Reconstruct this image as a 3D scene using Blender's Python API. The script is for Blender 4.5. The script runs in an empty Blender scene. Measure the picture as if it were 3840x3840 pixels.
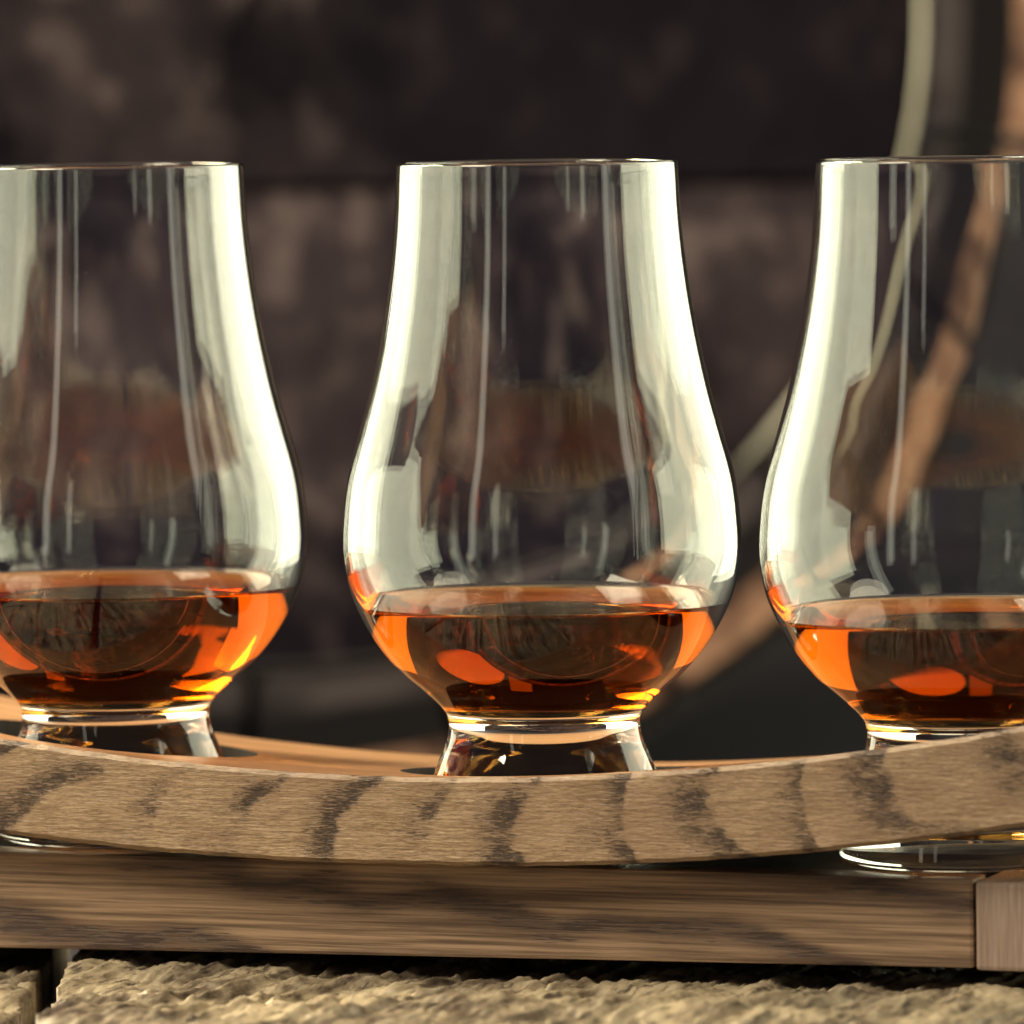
import bpy, bmesh, math, random
import numpy as np
from mathutils import Vector, Matrix

S = bpy.context.scene
COL = S.collection
R = math.radians
MM = 0.001

# ------------------------------------------------------------------ camera
CAM_Z, CAM_D = 0.132, 1.150
cam_d = bpy.data.cameras.new('camera')
cam = bpy.data.objects.new('camera', cam_d)
COL.objects.link(cam)
S.camera = cam
pitch = math.atan2(CAM_Z - 0.0560, CAM_D)
ROLL = 0.8
cam.location = (0, -CAM_D, CAM_Z)
cam.rotation_mode = 'QUATERNION'
fwd = Vector((0, math.cos(pitch), -math.sin(pitch)))
q = fwd.to_track_quat('-Z', 'Y')
from mathutils import Quaternion
cam.rotation_quaternion = Quaternion(fwd, R(ROLL)) @ q
cam_d.sensor_width = 36
cam_d.lens = 245.2
cam_d.clip_start = 0.01
cam_d.clip_end = 50
cam_d.dof.use_dof = True
cam_d.dof.focus_distance = 1.138
cam_d.dof.aperture_fstop = 19
cam_d.dof.aperture_blades = 0

# ------------------------------------------------------------------ world / light
w = bpy.data.worlds.new('World')
S.world = w
w.use_nodes = True
bg = w.node_tree.nodes['Background']
bg.inputs[0].default_value = (0.80, 0.60, 1.0, 1)
bg.inputs[1].default_value = 0.045

S.view_settings.view_transform = 'Standard'
S.view_settings.look = 'None'
S.view_settings.exposure = 0.0
S.view_settings.gamma = 1.0
S.render.engine = 'CYCLES'
cy = S.cycles
cy.max_bounces = 28
cy.transmission_bounces = 24
cy.glossy_bounces = 12
cy.diffuse_bounces = 4
cy.transparent_max_bounces = 12
cy.caustics_reflective = True
cy.caustics_refractive = True
cy.blur_glossy = 0.3
cy.sample_clamp_indirect = 12
cy.use_denoising = True
try:
    cy.denoiser = 'OPENIMAGEDENOISE'
except Exception:
    pass


def lamp(name, loc, target, sx, sy, radiance, color, shape='RECTANGLE'):
    d = bpy.data.lights.new(name, 'AREA')
    d.shape = shape
    d.size, d.size_y = sx, sy
    d.energy = radiance * math.pi * sx * sy * (1.0 if shape == 'RECTANGLE' else 0.785)
    d.color = color
    o = bpy.data.objects.new(name, d)
    COL.objects.link(o)
    o.location = loc
    v = Vector(target) - Vector(loc)
    o.rotation_euler = v.to_track_quat('-Z', 'Y').to_euler()
    return o


CREAM = (1.0, 0.975, 0.70)
WARM = (1.0, 0.88, 0.66)
GOLD = (1.0, 0.84, 0.54)
GREY = (1.0, 0.985, 0.80)
# tall soft boxes at both sides, a little behind the glasses
lamp('softbox_left', (-0.62, 0.655, 0.20), (0.0, 0.655, 0.20), 0.93, 1.00, 4.2, CREAM)
lamp('softbox_right', (0.60, 0.575, 0.245), (0.0, 0.575, 0.245), 1.05, 0.91, 4.2, CREAM)
lamp('softbox_right_low', (0.60, -0.075, 0.025), (0, -0.075, 0.025), 0.245, 0.46, 5.0, CREAM)
# narrow strips in front
lamp('strip_left', (-0.56, -0.66, 0.25), (0, 0, 0.10), 0.060, 0.62, 1.8, GREY)
lamp('strip_left_inner', (-0.40, -0.80, 0.16), (0, 0, 0.10), 0.045, 0.40, 1.2, GREY)
lamp('strip_right', (0.62, -0.40, 0.25), (0, 0, 0.10), 0.075, 0.62, 1.9, GREY)
# key lights from above at both sides, a golden back light past the barrel and a small one behind it
lamp('key_left', (-0.92, -0.44, 1.08), (0, 0, 0), 0.55, 0.55, 37, WARM)
lamp('key_right', (1.00, -0.30, 0.78), (0, 0, 0), 0.60, 0.40, 5, WARM, 'ELLIPSE')
lamp('back_lamp', (-0.98, 0.70, 0.86), (0, 0.03, 0), 0.62, 0.70, 42, GOLD)
lamp('back_patch_lamp', (0.262, 0.95, 0.45), (0, 0, 0.03), 0.26, 0.20, 1.9, GOLD, 'ELLIPSE')  # added unseen lamps, here and below, for orange patches in the whisky
lamp('back_patch_lamp_side', (0.085, 0.95, 0.45), (0, 0, 0.03), 0.07, 0.21, 0.8, GOLD)


# ------------------------------------------------------------------ helpers
def link(name, me, parent=None, mats=()):
    o = bpy.data.objects.new(name, me)
    COL.objects.link(o)
    for m in mats:
        if m.name not in [x.name for x in me.materials if x]:
            me.materials.append(m)
    if parent is not None:
        o.parent = parent
    return o


def empty(name, loc=(0, 0, 0), rotz=0.0):
    o = bpy.data.objects.new(name, None)
    COL.objects.link(o)
    o.empty_display_size = 0.02
    o.location = loc
    o.rotation_euler = (0, 0, rotz)
    return o


def tag(o, label=None, cat=None, group=None, kind=None):
    if label: o['label'] = label
    if cat: o['category'] = cat
    if group: o['group'] = group
    if kind: o['kind'] = kind
    return o


def mesh(name, verts, faces, smooth=False, normals=None):
    me = bpy.data.meshes.new(name)
    me.from_pydata([tuple(v) for v in verts], [], [tuple(f) for f in faces])
    me.validate()
    me.update()
    if smooth:
        me.polygons.foreach_set('use_smooth', [True] * len(me.polygons))
    if normals is not None:
        me.normals_split_custom_set_from_vertices([tuple(n) for n in normals])
    me.update()
    return me


_rng = np.random.RandomState(7)
_lat = _rng.rand(256, 256)


def vnoise(x, y, seed=0):
    """smooth value noise, unit cells"""
    x = np.asarray(x) + seed * 17.31
    y = np.asarray(y) + seed * 41.77
    xi = np.floor(x).astype(int); yi = np.floor(y).astype(int)
    fx = x - xi; fy = y - yi
    fx = fx * fx * (3 - 2 * fx); fy = fy * fy * (3 - 2 * fy)
    g = lambda a, b: _lat[a & 255, b & 255]
    return ((g(xi, yi) * (1 - fx) + g(xi + 1, yi) * fx) * (1 - fy)
            + (g(xi, yi + 1) * (1 - fx) + g(xi + 1, yi + 1) * fx) * fy)


def fbm(x, y, o=4, seed=0):
    s = 0; a = 0.5
    for i in range(o):
        s = s + a * vnoise(x * 2 ** i, y * 2 ** i, seed + i * 3)
        a *= 0.5
    return s


class NT:
    """small node-graph writer"""
    def __init__(self, name):
        self.m = bpy.data.materials.new(name)
        self.m.use_nodes = True
        self.t = self.m.node_tree
        self.t.nodes.clear()
        self.out = self.t.nodes.new('ShaderNodeOutputMaterial')

    def n(self, typ, **kw):
        nd = self.t.nodes.new(typ)
        for k, v in kw.items():
            setattr(nd, k, v)
        return nd

    def set(self, sock, v):
        if hasattr(v, 'is_output'):
            self.t.links.new(v, sock)
        else:
            sock.default_value = v

    def math(self, op, a, b=0.0, c=0.0, clamp=False):
        nd = self.n('ShaderNodeMath', operation=op, use_clamp=clamp)
        self.set(nd.inputs[0], a); self.set(nd.inputs[1], b); self.set(nd.inputs[2], c)
        return nd.outputs[0]

    def coord(self):
        return self.n('ShaderNodeTexCoord').outputs['Object']

    def xyz(self, v):
        nd = self.n('ShaderNodeSeparateXYZ'); self.set(nd.inputs[0], v)
        return nd.outputs[0], nd.outputs[1], nd.outputs[2]

    def vec(self, x, y, z):
        nd = self.n('ShaderNodeCombineXYZ')
        self.set(nd.inputs[0], x); self.set(nd.inputs[1], y); self.set(nd.inputs[2], z)
        return nd.outputs[0]

    def scale(self, v, s):
        nd = self.n('ShaderNodeMapping')
        self.set(nd.inputs[0], v); nd.inputs['Scale'].default_value = s
        return nd.outputs[0]

    def noise(self, v, scale=1.0, detail=4.0, rough=0.55, dist=0.0):
        nd = self.n('ShaderNodeTexNoise')
        self.set(nd.inputs['Vector'], v)
        nd.inputs['Scale'].default_value = scale
        nd.inputs['Detail'].default_value = detail
        nd.inputs['Roughness'].default_value = rough
        nd.inputs['Distortion'].default_value = dist
        return nd.outputs[0]

    def ss(self, v, a, b, lo=0.0, hi=1.0):
        nd = self.n('ShaderNodeMapRange', interpolation_type='SMOOTHSTEP')
        self.set(nd.inputs[0], v)
        self.set(nd.inputs[1], a); self.set(nd.inputs[2], b)
        self.set(nd.inputs[3], lo); self.set(nd.inputs[4], hi)
        return nd.outputs[0]

    def mix(self, f, a, b):
        nd = self.n('ShaderNodeMix', data_type='RGBA')
        self.set(nd.inputs[0], f)
        self.set(nd.inputs[6], a if hasattr(a, 'is_output') else tuple(a) + (1,))
        self.set(nd.inputs[7], b if hasattr(b, 'is_output') else tuple(b) + (1,))
        return nd.outputs[2]

    def tint(self, col):
        m = self.n('ShaderNodeMix', data_type='RGBA', blend_type='MULTIPLY')
        m.inputs[0].default_value = 1.0
        self.set(m.inputs[6], col)
        self.set(m.inputs[7], self.n('ShaderNodeObjectInfo').outputs['Color'])
        return m.outputs[2]

    def bsdf(self, color, rough=0.6, bump=None, bstr=0.3, bdist=0.0005, spec=0.35, metal=0.0, coat=0.0):
        p = self.n('ShaderNodeBsdfPrincipled')
        self.set(p.inputs['Base Color'], color if hasattr(color, 'is_output') else tuple(color) + (1,))
        self.set(p.inputs['Roughness'], rough)
        p.inputs['Specular IOR Level'].default_value = spec
        p.inputs['Metallic'].default_value = metal
        if coat:
            p.inputs['Coat Weight'].default_value = coat
            p.inputs['Coat Roughness'].default_value = 0.25
        if bump is not None:
            b = self.n('ShaderNodeBump')
            b.inputs['Strength'].default_value = bstr
            b.inputs['Distance'].default_value = bdist
            self.set(b.inputs['Height'], bump)
            self.t.links.new(b.outputs[0], p.inputs['Normal'])
        self.t.links.new(p.outputs[0], self.out.inputs[0])
        return self.m


CURVE = 0.857      # stave rise per metre squared along its length
U_MIN = -0.010


# ------------------------------------------------------------------ materials
def mat_oak_stave():
    k = NT('oak_growth_rings')
    c = k.coord()
    x, y, z = k.xyz(c)
    du = k.math('SUBTRACT', x, U_MIN)
    zl = k.math('SUBTRACT', z, k.math('MULTIPLY', k.math('MULTIPLY', du, du), CURVE))
    zn = k.math('SUBTRACT', k.math('DIVIDE', zl, 0.014), 0.5)
    lean = k.math('MULTIPLY', k.math('SUBTRACT', x, 0.012), -0.19)
    warp = k.math('MULTIPLY', k.math('SUBTRACT', k.noise(k.scale(c, (22, 22, 40)), 1, 2), 0.5), 0.012)
    curl = k.math('MULTIPLY', k.math('MULTIPLY', zn, zn), -0.011)
    fine = k.math('MULTIPLY', k.math('SUBTRACT', k.noise(k.scale(c, (300, 300, 900)), 1, 3), 0.5), 0.0035)
    xb = k.math('SUBTRACT', x, k.math('MULTIPLY', lean, zn))
    # rings on the upper face follow the depth too
    xb = k.math('ADD', xb, k.math('ADD', k.math('ADD', warp, curl), fine))
    ph = k.math('FRACT', k.math('ADD', k.math('ADD', k.math('DIVIDE', xb, 0.0172), k.math('MULTIPLY', k.math('SUBTRACT', k.noise(k.scale(c, (24, 3, 3)), 1, 2), 0.5), 2.0)), 40.42))
    prof = k.math('MULTIPLY', k.ss(ph, 0.30, 0.90), k.ss(ph, 0.90, 1.0, 1.0, 0.0))
    stren = k.ss(k.noise(k.scale(c, (55, 55, 160)), 1, 3), 0.34, 0.60, 0.22, 1.0)
    prof = k.math('MULTIPLY', prof, stren)
    dash = k.noise(k.scale(c, (480, 480, 4600)), 1, 3, 0.7)
    thr = k.math('SUBTRACT', 0.665, k.math('MULTIPLY', prof, 0.24))
    pore = k.ss(dash, thr, k.math('ADD', thr, 0.09))
    pore = k.math('MULTIPLY', pore, k.math('ADD', 0.22, k.math('MULTIPLY', prof, 0.78)))
    ray = k.noise(k.scale(c, (130, 130, 1900)), 1, 5, 0.7)
    base = k.mix(k.ss(ray, 0.3, 0.7), (0.235, 0.150, 0.084), (0.45, 0.318, 0.190))
    spk = k.noise(k.scale(c, (900, 900, 3800)), 1, 3, 0.7)
    base = k.mix(k.ss(spk, 0.46, 0.66, 0, 0.55), base, (0.155, 0.100, 0.062))
    base = k.mix(k.ss(spk, 0.44, 0.28, 0, 0.5), base, (0.50, 0.375, 0.245))
    blot = k.noise(k.scale(c, (45, 45, 60)), 1, 4)
    base = k.mix(k.ss(blot, 0.42, 0.75, 0.0, 0.5), base, (0.27, 0.165, 0.10))
    # dark sapwood shade that spreads beside each ring
    base = k.mix(k.math('MULTIPLY', prof, 0.58), base, (0.110, 0.070, 0.050))
    col = k.mix(k.math('MULTIPLY', pore, 0.9), base, (0.045, 0.028, 0.024))
    h = k.math('SUBTRACT', k.math('MULTIPLY', ray, 0.35), pore)
    h = k.math('ADD', h, k.math('MULTIPLY', k.noise(k.scale(c, (500, 500, 2200)), 1, 4), 0.4))
    return k.bsdf(col, 0.42, h, 0.8, 0.0005, 0.5)


def mat_oak_rail():
    k = NT('oak_long_grain')
    c = k.coord()
    x, y, z = k.xyz(c)
    wv = k.math('MULTIPLY', k.math('SUBTRACT', k.noise(k.scale(c, (16, 30, 30)), 1, 2), 0.5), 0.030)
    f = k.math('ADD', k.math('ADD', z, k.math('MULTIPLY', x, 0.14)), wv)
    f = k.math('ADD', f, k.math('MULTIPLY', k.math('SUBTRACT', k.noise(k.scale(c, (60, 60, 500)), 1, 4), 0.5), 0.004))
    ph = k.math('FRACT', k.math('ADD', k.math('DIVIDE', f, 0.0165), 20.22))
    prof = k.math('MULTIPLY', k.ss(ph, 0.35, 0.8), k.ss(ph, 0.80, 1.0, 1.0, 0.0))
    fib = k.noise(k.scale(c, (28, 300, 1500)), 1, 5, 0.65)
    dash = k.noise(k.scale(c, (130, 1200, 3000)), 1, 3, 0.6)
    base = k.mix(k.ss(fib, 0.32, 0.68), (0.110, 0.068, 0.042), (0.36, 0.240, 0.150))
    base = k.mix(k.math('MULTIPLY', prof, 0.80), base, (0.060, 0.034, 0.024))
    thr = k.math('SUBTRACT', 0.72, k.math('MULTIPLY', prof, 0.26))
    pore = k.ss(dash, thr, k.math('ADD', thr, 0.08))
    col = k.mix(k.math('MULTIPLY', pore, 0.8), base, (0.040, 0.026, 0.022))
    h = k.math('SUBTRACT', fib, k.math('MULTIPLY', pore, 0.7))
    return k.bsdf(col, 0.5, h, 0.4, 0.0003, 0.35)


def mat_end_block():
    k = NT('oak_pale_upright_grain')
    c = k.coord()
    fib = k.noise(k.scale(c, (1400, 300, 60)), 1, 4, 0.6)
    bl = k.noise(k.scale(c, (60, 60, 60)), 1, 3)
    base = k.mix(k.ss(fib, 0.3, 0.7), (0.26, 0.185, 0.145), (0.40, 0.31, 0.25))
    base = k.mix(k.ss(bl, 0.4, 0.8, 0, 0.5), base, (0.22, 0.15, 0.11))
    return k.bsdf(base, 0.6, fib, 0.3, 0.0003, 0.3)


def mat_table():
    k = NT('weathered_rough_sawn_wood')
    c = k.coord()
    rot = k.n('ShaderNodeMapping'); k.set(rot.inputs[0], c)
    rot.inputs['Rotation'].default_value = (0, 0, R(24))
    c2 = rot.outputs[0]
    n1 = k.noise(k.scale(c, (38, 24, 38)), 1, 6, 0.68)
    n2 = k.noise(k.scale(c2, (620, 120, 500)), 1, 4, 0.65)
    base = k.mix(k.ss(n1, 0.36, 0.64), (0.070, 0.050, 0.035), (0.37, 0.300, 0.195))
    base = k.mix(k.ss(n2, 0.50, 0.72, 0, 0.6), base, (0.42, 0.36, 0.26))
    base = k.mix(k.ss(n2, 0.50, 0.34, 0, 0.9), base, (0.040, 0.030, 0.024))
    return k.bsdf(base, 0.42, n2, 0.6, 0.0005, 0.5)


def mat_barrel_head():
    k = NT('dark_weathered_barrel_wood')
    c = k.coord()
    gi = k.n('ShaderNodeObjectInfo')
    rnd = gi.outputs['Random']
    n1 = k.noise(k.scale(c, (30, 30, 24)), 1, 5, 0.62)
    n2 = k.noise(k.scale(c, (75, 75, 60)), 1, 5, 0.65)
    base = k.mix(k.ss(n1, 0.36, 0.64), (0.0025, 0.0019, 0.0032), (0.027, 0.0200, 0.0230))
    base = k.mix(k.ss(n2, 0.50, 0.66, 0, 0.75), base, (0.096, 0.073, 0.070))
    base = k.mix(k.ss(n2, 0.48, 0.28, 0, 0.8), base, (0.010, 0.008, 0.010))
    x, y, z = k.xyz(c)
    # darker tone over the right of the middle board
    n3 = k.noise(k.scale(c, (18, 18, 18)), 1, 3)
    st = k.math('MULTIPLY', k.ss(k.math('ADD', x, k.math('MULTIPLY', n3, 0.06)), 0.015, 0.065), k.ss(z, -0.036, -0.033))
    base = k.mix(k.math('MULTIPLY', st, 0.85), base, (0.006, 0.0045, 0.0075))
    low = k.ss(k.math('ADD', z, k.math('MULTIPLY', n3, 0.05)), -0.058, -0.086)  # shade at the foot of the head painted into the colour
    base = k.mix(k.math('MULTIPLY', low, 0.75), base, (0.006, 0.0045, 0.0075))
    mul = k.n('ShaderNodeMix', data_type='RGBA', blend_type='MULTIPLY')
    mul.inputs[0].default_value = 1.0
    k.set(mul.inputs[6], base); k.set(mul.inputs[7], gi.outputs['Color'])
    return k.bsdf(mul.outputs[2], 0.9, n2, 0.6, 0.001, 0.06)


def mat_wood(name, a, b, sc=(40, 40, 200), rough=0.6):
    k = NT(name)
    c = k.coord()
    n1 = k.noise(k.scale(c, sc), 1, 5, 0.62)
    return k.bsdf(k.mix(k.ss(n1, 0.32, 0.68), a, b), rough, n1, 0.4, 0.0006, 0.3)


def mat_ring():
    k = NT('pale_rim_low_shade')
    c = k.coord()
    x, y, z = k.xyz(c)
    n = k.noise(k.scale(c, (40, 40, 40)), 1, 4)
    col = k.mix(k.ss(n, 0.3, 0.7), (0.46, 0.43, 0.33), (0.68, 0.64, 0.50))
    low_shade = k.ss(k.math('ADD', z, k.math('MULTIPLY', n, 0.05)), -0.035, -0.080)  # shade painted over the lower part of the rim
    return k.bsdf(k.mix(low_shade, col, (0.022, 0.018, 0.018)), 0.5, n, 0.3, 0.0005, 0.3)


def mat_howel():
    k = NT('grey_stave_gap_shade')
    c = k.coord()
    x, y, z = k.xyz(c)
    n = k.noise(k.scale(c, (50, 50, 50)), 1, 5, 0.62)
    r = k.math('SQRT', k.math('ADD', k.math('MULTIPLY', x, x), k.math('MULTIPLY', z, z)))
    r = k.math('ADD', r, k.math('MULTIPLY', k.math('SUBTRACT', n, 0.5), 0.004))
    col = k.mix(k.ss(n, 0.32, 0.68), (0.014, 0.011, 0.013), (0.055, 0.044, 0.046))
    col = k.mix(k.ss(r, 0.1365, 0.1385), col, (0.004, 0.003, 0.004))  # shadow beside the stave ends painted in as a dark band
    return k.bsdf(k.tint(col), 0.85, n, 0.4, 0.0006, 0.1)


def mat_chime():
    k = NT('warm_brown_stave_end')
    c = k.coord()
    n = k.noise(k.scale(c, (60, 60, 60)), 1, 5, 0.7)
    n2 = k.noise(k.scale(c, (260, 260, 260)), 1, 4, 0.7)
    col = k.mix(k.ss(n, 0.36, 0.64), (0.060, 0.024, 0.015), (0.32, 0.170, 0.105))
    col = k.mix(k.ss(n2, 0.52, 0.72, 0, 0.8), col, (0.52, 0.33, 0.22))
    col = k.mix(k.ss(n2, 0.46, 0.30, 0, 0.8), col, (0.030, 0.014, 0.011))
    return k.bsdf(k.tint(col), 0.6, n2, 0.5, 0.0008, 0.3)


def mat_steel():
    k = NT('blackened_steel')
    c = k.coord()
    n = k.noise(k.scale(c, (60, 60, 60)), 1, 4)
    return k.bsdf(k.mix(n, (0.012, 0.011, 0.012), (0.04, 0.036, 0.036)), 0.5, n, 0.2, 0.0005, 0.4, metal=0.6)


def mat_glass():
    k = NT('clear_crystal')
    g = k.n('ShaderNodeBsdfGlass')
    g.inputs['Color'].default_value = (0.995, 1.0, 0.992, 1)
    g.inputs['Roughness'].default_value = 0.0
    g.inputs['IOR'].default_value = 1.52
    k.t.links.new(g.outputs[0], k.out.inputs[0])
    return k.m


def mat_whisky():
    k = NT('amber_whisky')
    g = k.n('ShaderNodeBsdfGlass')
    g.inputs['Color'].default_value = (1, 1, 1, 1)
    g.inputs['Roughness'].default_value = 0.0
    at = k.n('ShaderNodeAttribute', attribute_name='wet')        # 1 where the liquid touches the glass
    k.set(g.inputs['IOR'], k.math('MULTIPLY_ADD', at.outputs['Fac'], 1.36 / 1.52 - 1.36, 1.36))
    k.t.links.new(g.outputs[0], k.out.inputs[0])
    v = k.n('ShaderNodeVolumeAbsorption')
    v.inputs['Color'].default_value = (0.868, 0.615, 0.055, 1)
    v.inputs['Density'].default_value = 180
    k.t.links.new(v.outputs[0], k.out.inputs[1])
    return k.m


M = dict(stave=mat_oak_stave(), rail=mat_oak_rail(), block=mat_end_block(), table=mat_table(),
         head=mat_barrel_head(), glass=mat_glass(), seat_shade=mat_wood('shaded_seat_wall', (0.012, 0.009, 0.008), (0.045, 0.030, 0.022), (200, 200, 60), 0.7),
         bed_shade=mat_wood('black_bed_shade', (0.006, 0.006, 0.007), (0.012, 0.011, 0.012), (900, 900, 900), 0.9),
         top=mat_wood('oak_top_gold_glow', (0.24, 0.118, 0.058), (0.46, 0.255, 0.128), (18, 130, 130), 0.4), whisky=mat_whisky(), steel=mat_steel(),  # stave top: warm glow of the light put into the oak colour
         chime=mat_chime(),
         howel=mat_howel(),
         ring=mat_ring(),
         dark=mat_wood('dark_stained_wood', (0.004, 0.0034, 0.0065), (0.012, 0.0098, 0.014), (12, 90, 90)))

# ------------------------------------------------------------------ table
TABLE_Z = -0.0148


def rough_plank(x0, x1, y0, y1, ztop, cell, seed, parent, thick=0.022):
    nx = max(2, int((x1 - x0) / cell)); ny = max(2, int((y1 - y0) / cell))
    X, Y = np.meshgrid(np.linspace(x0, x1, nx + 1), np.linspace(y0, y1, ny + 1))
    xm, ym = X * 1000, Y * 1000
    ca, sa = math.cos(R(24)), math.sin(R(24))
    al = xm * sa + ym * ca + 5 * (fbm(xm / 30, ym / 30, 2, seed + 2) - 0.45)
    ac = xm * ca - ym * sa + 5 * (fbm(xm / 24, ym / 40, 2, seed + 3) - 0.45)
    rid = lambda sc, sl, sd: 1 - np.abs(2 * vnoise(ac / sc, al / sl, sd) - 1)
    h = 2.3 * rid(4.6, 30, seed + 5) ** 1.4
    h += 1.0 * rid(1.9, 18, seed + 7)
    h += 0.5 * rid(0.9, 5, seed + 8) ** 2 + 0.7 * np.clip(fbm(xm / 1.6, ym / 2.2, 3, seed + 19) - 0.5, -0.2, 0.4)
    # transverse tears: the surface steps down and up across the grain
    tear = fbm(ac / 9, al / 5.5, 3, seed + 11)
    h += 0.7 * np.tanh(6 * (tear - 0.40))
    h += 2.5 * (fbm(xm / 28, ym / 28, 2, seed + 15) - 0.4)
    h = h * 0.8
    h = h - np.quantile(h, 0.985)
    dip = np.clip((ym + 68 + 6 * (fbm(xm / 12, ym / 12, 2, seed + 31) - 0.5)) / 16, 0, 1)
    h = h - 2.4 * dip * dip * (3 - 2 * dip)
    edge = np.minimum(np.minimum(xm - x0 * 1000, x1 * 1000 - xm), 3.0) / 3.0
    h = h - 0.7 * (1 - np.clip(edge, 0, 1)) ** 2
    Z = ztop + np.clip(h, -7, 0.8) * MM
    jit = 0.5 * (fbm(ym / 4, ym / 9, 3, seed + 21) - 0.45) * MM
    X = X.copy()
    X[:, 0] += jit[:, 0] * 2; X[:, -1] += jit[:, -1] * 2
    V = np.stack([X, Y, Z], -1).reshape(-1, 3)
    idx = np.arange((nx + 1) * (ny + 1)).reshape(ny + 1, nx + 1)
    F = np.stack([idx[:-1, :-1], idx[:-1, 1:], idx[1:, 1:], idx[1:, :-1]], -1).reshape(-1, 4).tolist()
    V = V.tolist()
    # skirt and underside
    ring = list(idx[0, :]) + list(idx[1:, -1]) + list(idx[-1, -2::-1]) + list(idx[-2:0:-1, 0])
    b0 = len(V)
    for i in ring:
        p = V[i]; V.append([p[0], p[1], ztop - thick])
    n = len(ring)
    for i in range(n):
        j = (i + 1) % n
        F.append([ring[i], b0 + i, b0 + j, ring[j]])
    F.append([b0 + i for i in range(n)][::-1])
    me = mesh('plank', V, F, smooth=True)
    return link('plank', me, parent, [M['table']])


table = tag(empty('table', (0, 0, TABLE_Z - 0.022)),
            'rough weathered plank table with splintered pale boards under the tray', 'table')
for a in ((-0.0748, 0.118, -0.108, 0.085, TABLE_Z, 0.0005, 1), (-0.170, -0.0800, -0.108, 0.085, TABLE_Z - 0.002, 0.0010, 2),
          (0.1225, 0.170, -0.108, 0.085, TABLE_Z - 0.001, 0.0016, 3)):
    pl = rough_plank(*a, None)
    pl.data.transform(Matrix.Translation((0, 0, -(TABLE_Z - 0.022))))
    pl.parent = table

# lower dark shelf behind, the barrel rests on it
def box(name, x0, x1, y0, y1, z0, z1, m, parent=None, bev=0.0):
    bm = bmesh.new()
    vs = [bm.verts.new(p) for p in ((x0, y0, z0), (x1, y0, z0), (x1, y1, z0), (x0, y1, z0),
                                    (x0, y0, z1), (x1, y0, z1), (x1, y1, z1), (x0, y1, z1))]
    for f in ((3, 2, 1, 0), (4, 5, 6, 7), (0, 1, 5, 4), (1, 2, 6, 5), (2, 3, 7, 6), (3, 0, 4, 7)):
        bm.faces.new([vs[i] for i in f])
    if bev:
        bmesh.ops.bevel(bm, geom=bm.edges[:], offset=bev, segments=2, affect='EDGES', profile=0.6)
    me = bpy.data.meshes.new(name)
    bm.to_mesh(me); bm.free()
    return link(name, me, parent, [m])


# ------------------------------------------------------------------ tray
GX, GY = 0.0049, 0.0            # axis of the middle glass
YAW = R(-20)
tray = tag(empty('serving_tray', (GX, GY, 0), YAW),
           'curved oak barrel stave tray on a straight oak base holding three glasses', 'tray')
RAIL_H = 0.0142
V_NEAR, V_FAR = -0.0315, 0.0500
THICK, DROP = 0.0142, 0.0055
Z_B = 0.0006


def tray_stave():
    L0, L1, n = -0.150, 0.150, 150
    # closed outline of one cross-section (v, z above the stave's bottom), rounded a little
    sec = []
    def edge(p, q, m):
        for i in range(m):
            t = i / m
            sec.append((p[0] + (q[0] - p[0]) * t, p[1] + (q[1] - p[1]) * t))
    b = 0.0007
    zf = THICK - DROP
    edge((V_NEAR + b, 0), (V_FAR - b, 0), 14)
    edge((V_FAR - b, 0), (V_FAR, b), 2)
    edge((V_FAR, b), (V_FAR, zf - b), 3)
    edge((V_FAR, zf - b), (V_FAR - b, zf), 2)
    edge((V_FAR - b, zf), (V_NEAR + b, THICK), 14)
    edge((V_NEAR + b, THICK), (V_NEAR, THICK - b), 2)
    edge((V_NEAR, THICK - b), (V_NEAR, b), 8)
    edge((V_NEAR, b), (V_NEAR + b, 0), 2)
    ns = len(sec)
    V, F = [], []
    for i in range(n + 1):
        u = L0 + (L1 - L0) * i / n
        zc = CURVE * (u - U_MIN) ** 2 + Z_B
        um = u * 1000
        for j, (v, z) in enumerate(sec):
            jz = jv = 0.0
            if abs(v - V_NEAR) < 0.002:
                jv = 0.00035 * (float(fbm(um / 5, z * 1000 / 3, 3, 4)) - 0.45)
                if z > THICK - 0.002 or z < 0.002:
                    jz = 0.00045 * (float(fbm(um / 3.1, 3.3, 4, 8)) - 0.45)
                    jv += 0.0005 * (float(fbm(um / 2.3, 9.1, 3, 6)) - 0.45)
            tk = z / THICK
            ex = -0.0019 * max(0.0, -(u - U_MIN) / 0.085) ** 1.3 * (1 - tk) + 0.0014 * max(0.0, (u - U_MIN) / 0.09) ** 1.3 * tk
            V.append((u, v + jv, zc + z + jz + ex))
    for i in range(n):
        for j in range(ns):
            k = (j + 1) % ns
            F.append((i * ns + j, (i + 1) * ns + j, (i + 1) * ns + k, i * ns + k))
    F.append(tuple(range(ns)))
    F.append(tuple(n * ns + j for j in range(ns))[::-1])
    me = mesh('stave', V, F)
    bm = bmesh.new(); bm.from_mesh(me)
    bmesh.ops.recalc_face_normals(bm, faces=bm.faces[:])
    bm.to_mesh(me); bm.free()
    return me


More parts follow.
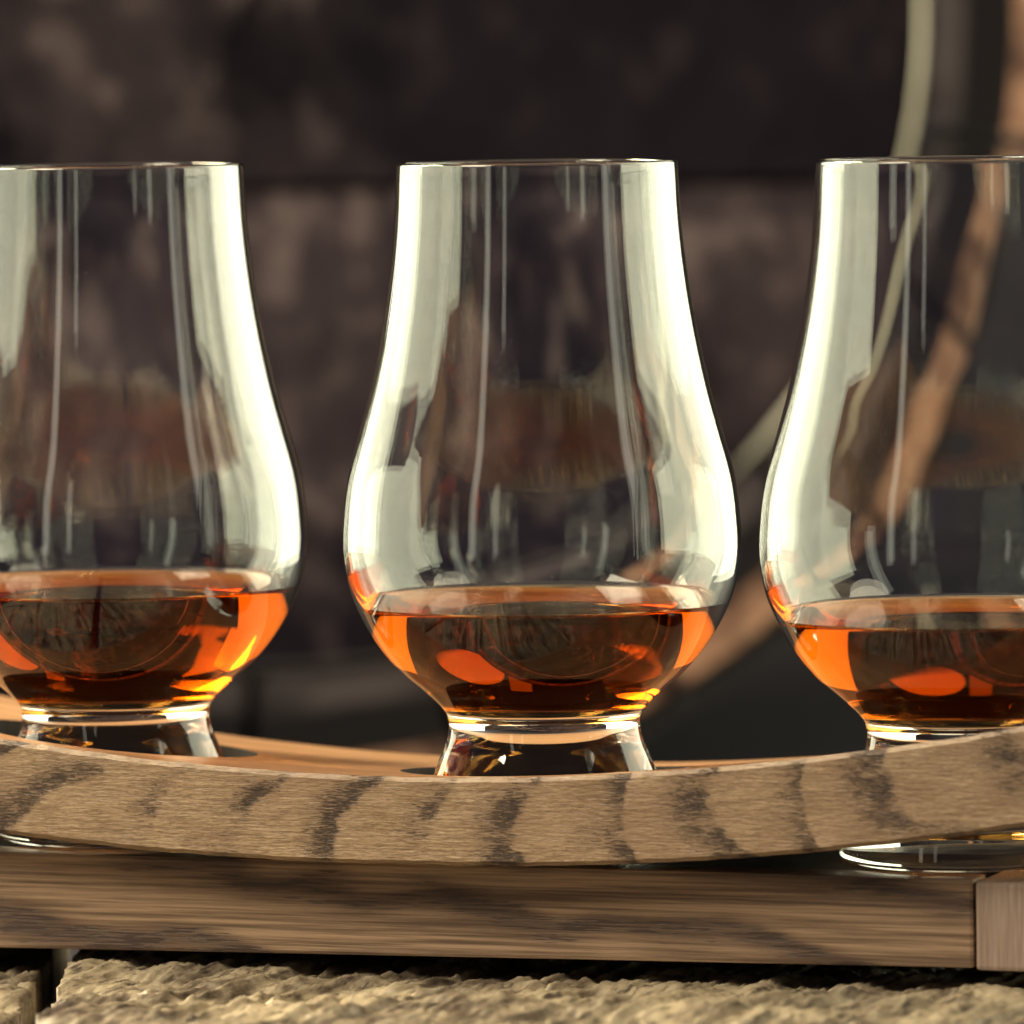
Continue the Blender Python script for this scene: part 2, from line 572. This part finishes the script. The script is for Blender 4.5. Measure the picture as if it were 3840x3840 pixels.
def boolean_cut(me, cutters):
    o = bpy.data.objects.new('tmp', me); COL.objects.link(o)
    tmp = []
    for cx, cyy, r in cutters:
        bm = bmesh.new()
        bmesh.ops.create_cone(bm, cap_ends=True, segments=72, radius1=r, radius2=r, depth=0.2)
        bmesh.ops.translate(bm, verts=bm.verts[:], vec=(cx, cyy, 0.0))
        m2 = bpy.data.meshes.new('cut'); bm.to_mesh(m2); bm.free()
        c = bpy.data.objects.new('cut', m2); COL.objects.link(c)
        md = o.modifiers.new('b', 'BOOLEAN'); md.operation = 'DIFFERENCE'; md.object = c; md.solver = 'EXACT'
        tmp.append(c)
    bpy.context.view_layer.update()
    dg = bpy.context.evaluated_depsgraph_get()
    res = bpy.data.meshes.new_from_object(o.evaluated_get(dg))
    for c in tmp + [o]:
        bpy.data.objects.remove(c)
    return res


# glass positions in the world (measured from the photograph), on the tray's line
GL = [(-0.0676, 0.0265), (GX, GY), (0.0729, -0.0248)]
inv = Matrix.Rotation(-YAW, 3, 'Z')
holes = []
for gx, gy in GL:
    p = inv @ Vector((gx - GX, gy - GY, 0))
    holes.append((p.x, p.y, 0.0240))
sm = boolean_cut(tray_stave(), holes)
sm.name = 'stave'
sm.materials.clear()
sto = link('stave', sm, tray, [M['stave'], M['top'], M['seat_shade']])
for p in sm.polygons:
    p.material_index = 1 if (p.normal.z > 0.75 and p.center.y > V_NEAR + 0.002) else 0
    if any(abs(math.hypot(sm.vertices[v].co.x - hx, sm.vertices[v].co.y - hy) - hr) < 1e-4
           for hx, hy, hr in holes for v in p.vertices[:1]) and abs(p.normal.z) < 0.3:
        p.material_index = 2            # walls of the three seats, shade put into their colour
X_J = 0.0762 / math.cos(YAW)    # joint to the end block
RV0, RV1 = V_NEAR + 0.0068, V_NEAR + 0.0145
rail = box('base_rail', -0.165, X_J - 0.0004, RV0, RV1, -RAIL_H, 0.0, M['rail'], tray, 0.0006)
back = box('base_rail', -0.165, X_J - 0.0004, 0.037, 0.045, -RAIL_H, 0.0, M['rail'], tray, 0.0006)
box('shade_bed', -0.165, X_J - 0.0004, RV1 + 0.0002, 0.0368, -RAIL_H + 0.002, -0.0001, M['bed_shade'], tray)  # plate added under the feet, its black stands in for shade
for vt in list(rail.data.vertices) + list(back.data.vertices):               # the rail is a little taller towards its left end
    if vt.co.z < -0.004:
        vt.co.z -= 0.0020 * (X_J - vt.co.x) / 0.17
box('end_block', X_J, X_J + 0.034, V_NEAR + 0.0064, 0.048, -RAIL_H - 0.0003, -0.0003, M['block'], tray, 0.0007)

# ------------------------------------------------------------------ glasses
OUT = [(20.6, 1.6), (20.3, 4.5), (19.6, 8.0), (18.7, 11.8), (18.0, 13.6), (17.2, 15.6), (16.35, 17.6),
       (15.95, 19.2), (15.85, 20.6), (16.15, 22.2), (16.9, 23.4), (18.8, 25.3), (21.0, 27.2), (23.3, 29.1),
       (26.7, 33.0), (29.2, 36.9), (31.1, 40.8), (32.4, 44.8), (33.0, 49.0), (32.95, 53.2), (32.1, 61.2),
       (29.9, 69.4), (27.7, 77.7), (25.3, 90.0), (23.75, 102.4), (23.2, 113.0)]
INN = [(22.1, 113.0), (22.6, 102.4), (24.0, 90.0), (26.3, 77.7), (28.4, 69.4), (30.6, 61.2), (31.4, 53.2),
       (31.4, 49.0), (30.7, 44.8), (29.2, 40.8), (27.1, 36.9), (24.3, 33.3), (20.6, 29.4), (17.2, 26.9), (13.0, 25.2),
       (8.0, 24.6), (0.0, 24.4)]


def crom(pts, per=6):
    P = [np.array(p, float) for p in pts]
    P = [2 * P[0] - P[1]] + P + [2 * P[-1] - P[-2]]
    out = []
    for i in range(1, len(P) - 2):
        p0, p1, p2, p3 = P[i - 1], P[i], P[i + 1], P[i + 2]
        t0 = 0; t1 = t0 + np.linalg.norm(p1 - p0) ** .5; t2 = t1 + np.linalg.norm(p2 - p1) ** .5
        t3 = t2 + np.linalg.norm(p3 - p2) ** .5
        for s in range(per):
            t = t1 + (t2 - t1) * s / per
            A1 = (t1 - t) / (t1 - t0) * p0 + (t - t0) / (t1 - t0) * p1
            A2 = (t2 - t) / (t2 - t1) * p1 + (t - t1) / (t2 - t1) * p2
            A3 = (t3 - t) / (t3 - t2) * p2 + (t - t2) / (t3 - t2) * p3
            B1 = (t2 - t) / (t2 - t0) * A1 + (t - t0) / (t2 - t0) * A2
            B2 = (t3 - t) / (t3 - t1) * A2 + (t - t1) / (t3 - t1) * A3
            out.append((t2 - t) / (t2 - t1) * B1 + (t - t1) / (t2 - t1) * B2)
    out.append(P[-2])
    return np.array(out)


def smooth_curve(c, it=3):
    c = c.copy()
    for _ in range(it):
        c[1:-1] = 0.25 * c[:-2] + 0.5 * c[1:-1] + 0.25 * c[2:]
    return c


def arc(cx, cz, r, a0, a1, n):
    return [(cx + r * math.cos(R(a0 + (a1 - a0) * i / n)), cz + r * math.sin(R(a0 + (a1 - a0) * i / n))) for i in range(n + 1)]


outer = smooth_curve(crom(OUT))
inner = smooth_curve(crom(INN), 6)
bottom = np.array([(18.5 * i / 14, 1.3 - 1.3 * (i / 14) ** 3) for i in range(15)] +
                  arc(19.2, 1.4, 1.4, -90, 0, 8)[1:-1])
lip_c = (outer[-1] + inner[0]) / 2
lip_r = (outer[-1][0] - inner[0][0]) / 2
lip = np.array(arc(lip_c[0], lip_c[1], lip_r, 0, 180, 10)[1:-1])
PROF = np.concatenate([bottom, outer, lip, inner])
i_foot = len(bottom) + int(np.argmin(np.abs(outer[:, 1] - 20.6)))
i_rim0 = len(bottom) + len(outer) - 3
i_rim1 = len(bottom) + len(outer) + len(lip) + 2


def prof_normals(P):
    d = np.gradient(P, axis=0)
    n = np.stack([d[:, 1], -d[:, 0]], -1)
    return n / np.maximum(np.linalg.norm(n, axis=1)[:, None], 1e-9)


PN = prof_normals(PROF)
PN[0] = (0, -1); PN[-1] = (0, 1)


def lathe(name, ranges, P, N, seg=144):
    V, F, NR = [], [], []
    for a, b in ranges:
        base = len(V)
        rows = []
        for i in range(a, b + 1):
            r, z = P[i]; nr, nz = N[i]
            if r < 1e-6:
                rows.append([len(V)]); V.append((0, 0, z * MM)); NR.append((0, 0, nz))
            else:
                row = []
                for s in range(seg):
                    t = 2 * math.pi * s / seg
                    row.append(len(V))
                    V.append((r * math.cos(t) * MM, r * math.sin(t) * MM, z * MM))
                    NR.append((nr * math.cos(t), nr * math.sin(t), nz))
                rows.append(row)
        for p, q in zip(rows[:-1], rows[1:]):
            for s in range(seg):
                s2 = (s + 1) % seg
                if len(p) == 1:
                    F.append((p[0], q[s2], q[s]))
                elif len(q) == 1:
                    F.append((p[s], p[s2], q[0]))
                else:
                    F.append((p[s], p[s2], q[s2], q[s]))
    return mesh(name, V, F, True, NR)


PN[-1] = (0, 1)
LEVELS = (42.3, 40.7, 39.6)
GLABEL = ['tulip tasting glass of amber whisky standing left, cut off by the left edge',
          'central tulip tasting glass of amber whisky in sharp focus on the oak tray',
          'tulip tasting glass of amber whisky standing right, nearest the pale end block']
WLABEL = ['amber whisky filling the bottom of the left tasting glass',
          'amber whisky filling the bottom of the central tasting glass',
          'amber whisky filling the bottom of the right tasting glass, before the barrel hoop']
me_rim = lathe('rim', [(i_rim0, i_rim1)], PROF, PN)
me_foot = lathe('foot', [(0, i_foot)], PROF, PN)


def insert_contact(zc):
    """profile with an exact ring where the liquid meets the wall"""
    for i in range(i_rim1 + 5, len(PROF) - 1):
        if PROF[i][1] >= zc > PROF[i + 1][1]:
            t = (PROF[i][1] - zc) / (PROF[i][1] - PROF[i + 1][1])
            p = PROF[i] + (PROF[i + 1] - PROF[i]) * t
            n = PN[i] + (PN[i + 1] - PN[i]) * t
            n /= np.linalg.norm(n)
            return np.insert(PROF, i + 1, p, 0), np.insert(PN, i + 1, n, 0), i + 1


for i, (gx, gy) in enumerate(GL):
    P, N, ic = insert_contact(LEVELS[i] + 0.5)
    g = empty('tasting_glass', (gx, gy, 0.0003), 0.7 * i)
    # the wetted inside of the bowl is the skin of the whisky
    link('bowl', lathe('bowl', [(i_foot, i_rim0), (i_rim1, ic)], P, N), g, [M['glass']])
    link('rim', me_rim, g, [M['glass']])
    link('foot', me_foot, g, [M['glass']])
    side = P[ic:][::-1]
    sn = -N[ic:][::-1]
    L, re = LEVELS[i], P[ic][0]
    top = [(re, L + 0.5), (re - 0.15, L + 0.40), (re - 0.45, L + 0.25), (re - 0.9, L + 0.11), (re - 1.6, L + 0.03), (re - 2.4, L)]
    top += [((re - 2.4) * (1 - j / 12), L) for j in range(1, 13)]
    top = np.array(top)
    tn = prof_normals(top)
    tn[-1] = (0, 1)
    WP = np.concatenate([side, top]); WN = np.concatenate([sn, tn])
    WP[0][0] = 0.0; WP[-1][0] = 0.0
    ns = len(side)
    me = lathe('whisky', [(0, ns - 1), (ns, len(WP) - 1)], WP, WN)
    seg = 144
    wet = [1.0] * (seg * (ns - 1)) + [0.0] * (len(me.polygons) - seg * (ns - 1))
    at = me.attributes.new('wet', 'FLOAT', 'FACE')
    at.data.foreach_set('value', wet)
    wk = link('whisky', me, None, [M['whisky']])
    wk.location = (gx, gy, 0.0003)
    wk.rotation_euler = (0, 0, 0.7 * i)
    tag(g, GLABEL[i], 'glass', 'whisky tasting glasses on the tray')
    tag(wk, WLABEL[i], 'whisky', 'whisky in the tasting glasses')

# ------------------------------------------------------------------ barrel
random.seed(11)
BK = 1.28                       # size of the barrel against its drawing
BX, BY, BZ = -0.0600, 0.597, 0.1418
barrel = tag(empty('barrel', (BX, BY, BZ)),
             'dark wooden barrel lying on its side behind the glasses, round head facing forward', 'barrel')
barrel.scale = (BK, BK, BK)
BL = 0.34
BULGE = 0.007
NST = 22


def bulge(y):
    t = (y / BL) * 2 - 1
    return BULGE * (1 - t * t)


def barrel_stave(k):
    a0 = 2 * math.pi * k / NST + 0.05
    a1 = a0 + 2 * math.pi / NST - 0.020
    prof = [(0.1464, 0.0), (0.1542, 0.0)]
    prof += [(0.1549 + bulge(y), y) for y in np.linspace(0.0012, BL - 0.001, 14)]
    prof += [(0.1464, BL), (0.130, BL - 0.020)]
    prof += [(0.1315 + bulge(y) * 0.6, y) for y in np.linspace(BL - 0.03, 0.03, 6)]
    prof += [(0.1300, 0.0170)]
    na = 8
    V, F = [], []
    npf = len(prof)
    for i in range(na + 1):
        a = a0 + (a1 - a0) * i / na
        for r, y in prof:
            V.append((r * math.sin(a), y, r * math.cos(a)))
    for i in range(na):
        for j in range(npf):
            j2 = (j + 1) % npf
            F.append((i * npf + j, i * npf + j2, (i + 1) * npf + j2, (i + 1) * npf + j))
    F.append(tuple(range(npf))); F.append(tuple(na * npf + j for j in range(npf))[::-1])
    me = mesh('stave', V, F)
    bm = bmesh.new(); bm.from_mesh(me); bmesh.ops.recalc_face_normals(bm, faces=bm.faces[:]); bm.to_mesh(me); bm.free()
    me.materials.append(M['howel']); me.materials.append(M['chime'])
    for p in me.polygons:
        c = p.center
        rr = math.hypot(c.x, c.z)
        if c.y < 0.0008 and rr > 0.146:
            p.material_index = 1
    o = link('stave', me, barrel)
    v = 0.60 + 0.55 * random.random()
    o.color = (v, v, v, 1)
    return o


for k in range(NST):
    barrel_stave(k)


def hoop(y0, y1, r0, r1, th):
    V, F = [], []
    n = 96
    for i in range(n):
        a = 2 * math.pi * i / n
        for r, y in ((r0, y0), (r0 + th, y0), (r1 + th, y1), (r1, y1)):
            V.append((r * math.sin(a), y, r * math.cos(a)))
    for i in range(n):
        j = (i + 1) % n
        for s in range(4):
            t = (s + 1) % 4
            F.append((i * 4 + s, i * 4 + t, j * 4 + t, j * 4 + s))
    me = mesh('hoop', V, F)
    bm = bmesh.new(); bm.from_mesh(me); bmesh.ops.recalc_face_normals(bm, faces=bm.faces[:]); bm.to_mesh(me); bm.free()
    return link('hoop', me, barrel, [M['steel']])


for y0, y1 in ((0.003, 0.028), (0.062, 0.084), (BL - 0.084, BL - 0.062), (BL - 0.028, BL - 0.003)):
    hoop(y0, y1, 0.1552 + bulge(y0), 0.1552 + bulge(y1), 0.0045)

# head: boards cut from a disc, one above the other
HY, HT, RH = 0.017, 0.012, 0.1290
SEAMS = [-0.1295, -0.034, 0.0345, 0.102, 0.1295]
for y0, front in ((HY, True), (BL - HY - HT, False)):
    for si, (za, zb) in enumerate(zip(SEAMS[:-1], SEAMS[1:])):
        g = 0.0009
        za2, zb2 = max(za + g, -RH + 1e-4), min(zb - g, RH - 1e-4)
        zs = np.linspace(za2, zb2, 14)
        ol = [(math.sqrt(max(RH * RH - z * z, 1e-9)), z) for z in zs]
        ol = ol + [(-x, z) for x, z in ol[::-1]]
        dy = (0.0012, -0.0006, 0.0008, 0.0003)[si]
        n = len(ol)
        V = [(x, y0 + dy, z) for x, z in ol] + [(x, y0 + HT, z) for x, z in ol]
        F = [tuple(range(n)), tuple(range(2 * n - 1, n - 1, -1))] + [(i, n + i, n + (i + 1) % n, (i + 1) % n) for i in range(n)]
        me = mesh('head_board', V, F)
        bm = bmesh.new(); bm.from_mesh(me); bmesh.ops.recalc_face_normals(bm, faces=bm.faces[:])
        bm.to_mesh(me); bm.free()
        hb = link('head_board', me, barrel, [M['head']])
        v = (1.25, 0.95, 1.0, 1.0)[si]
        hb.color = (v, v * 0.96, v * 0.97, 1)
# pale rim round the head
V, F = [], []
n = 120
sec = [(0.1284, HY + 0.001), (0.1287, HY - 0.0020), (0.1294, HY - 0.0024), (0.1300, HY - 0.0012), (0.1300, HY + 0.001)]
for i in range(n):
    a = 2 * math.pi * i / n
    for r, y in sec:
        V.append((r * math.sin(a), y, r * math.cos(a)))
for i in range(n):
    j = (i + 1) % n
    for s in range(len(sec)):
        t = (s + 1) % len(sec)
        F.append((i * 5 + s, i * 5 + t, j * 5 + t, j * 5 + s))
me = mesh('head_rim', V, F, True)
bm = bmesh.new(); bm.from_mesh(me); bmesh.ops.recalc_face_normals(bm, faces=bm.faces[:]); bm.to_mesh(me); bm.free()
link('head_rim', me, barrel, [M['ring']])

# ------------------------------------------------------------------ behind: low shelf and wall
shelf_z = BZ - (0.1549 + BULGE + 0.0045) * BK - 0.0004
tag(box('shelf', -0.36, 0.36, 0.10, 1.50, shelf_z - 0.03, shelf_z, M['dark']), 'dark stained shelf the barrel lies on behind the table', kind='structure')
wall = tag(empty('wall', (0, 1.51, 0)), 'dark plank wall far behind the barrel', kind='structure')
for i in range(10):
    box('plank', -0.80 + i * 0.16, -0.80 + i * 0.16 + 0.157, 0.0, 0.02, shelf_z - 0.02, 0.60, M['dark'], wall, 0.001)
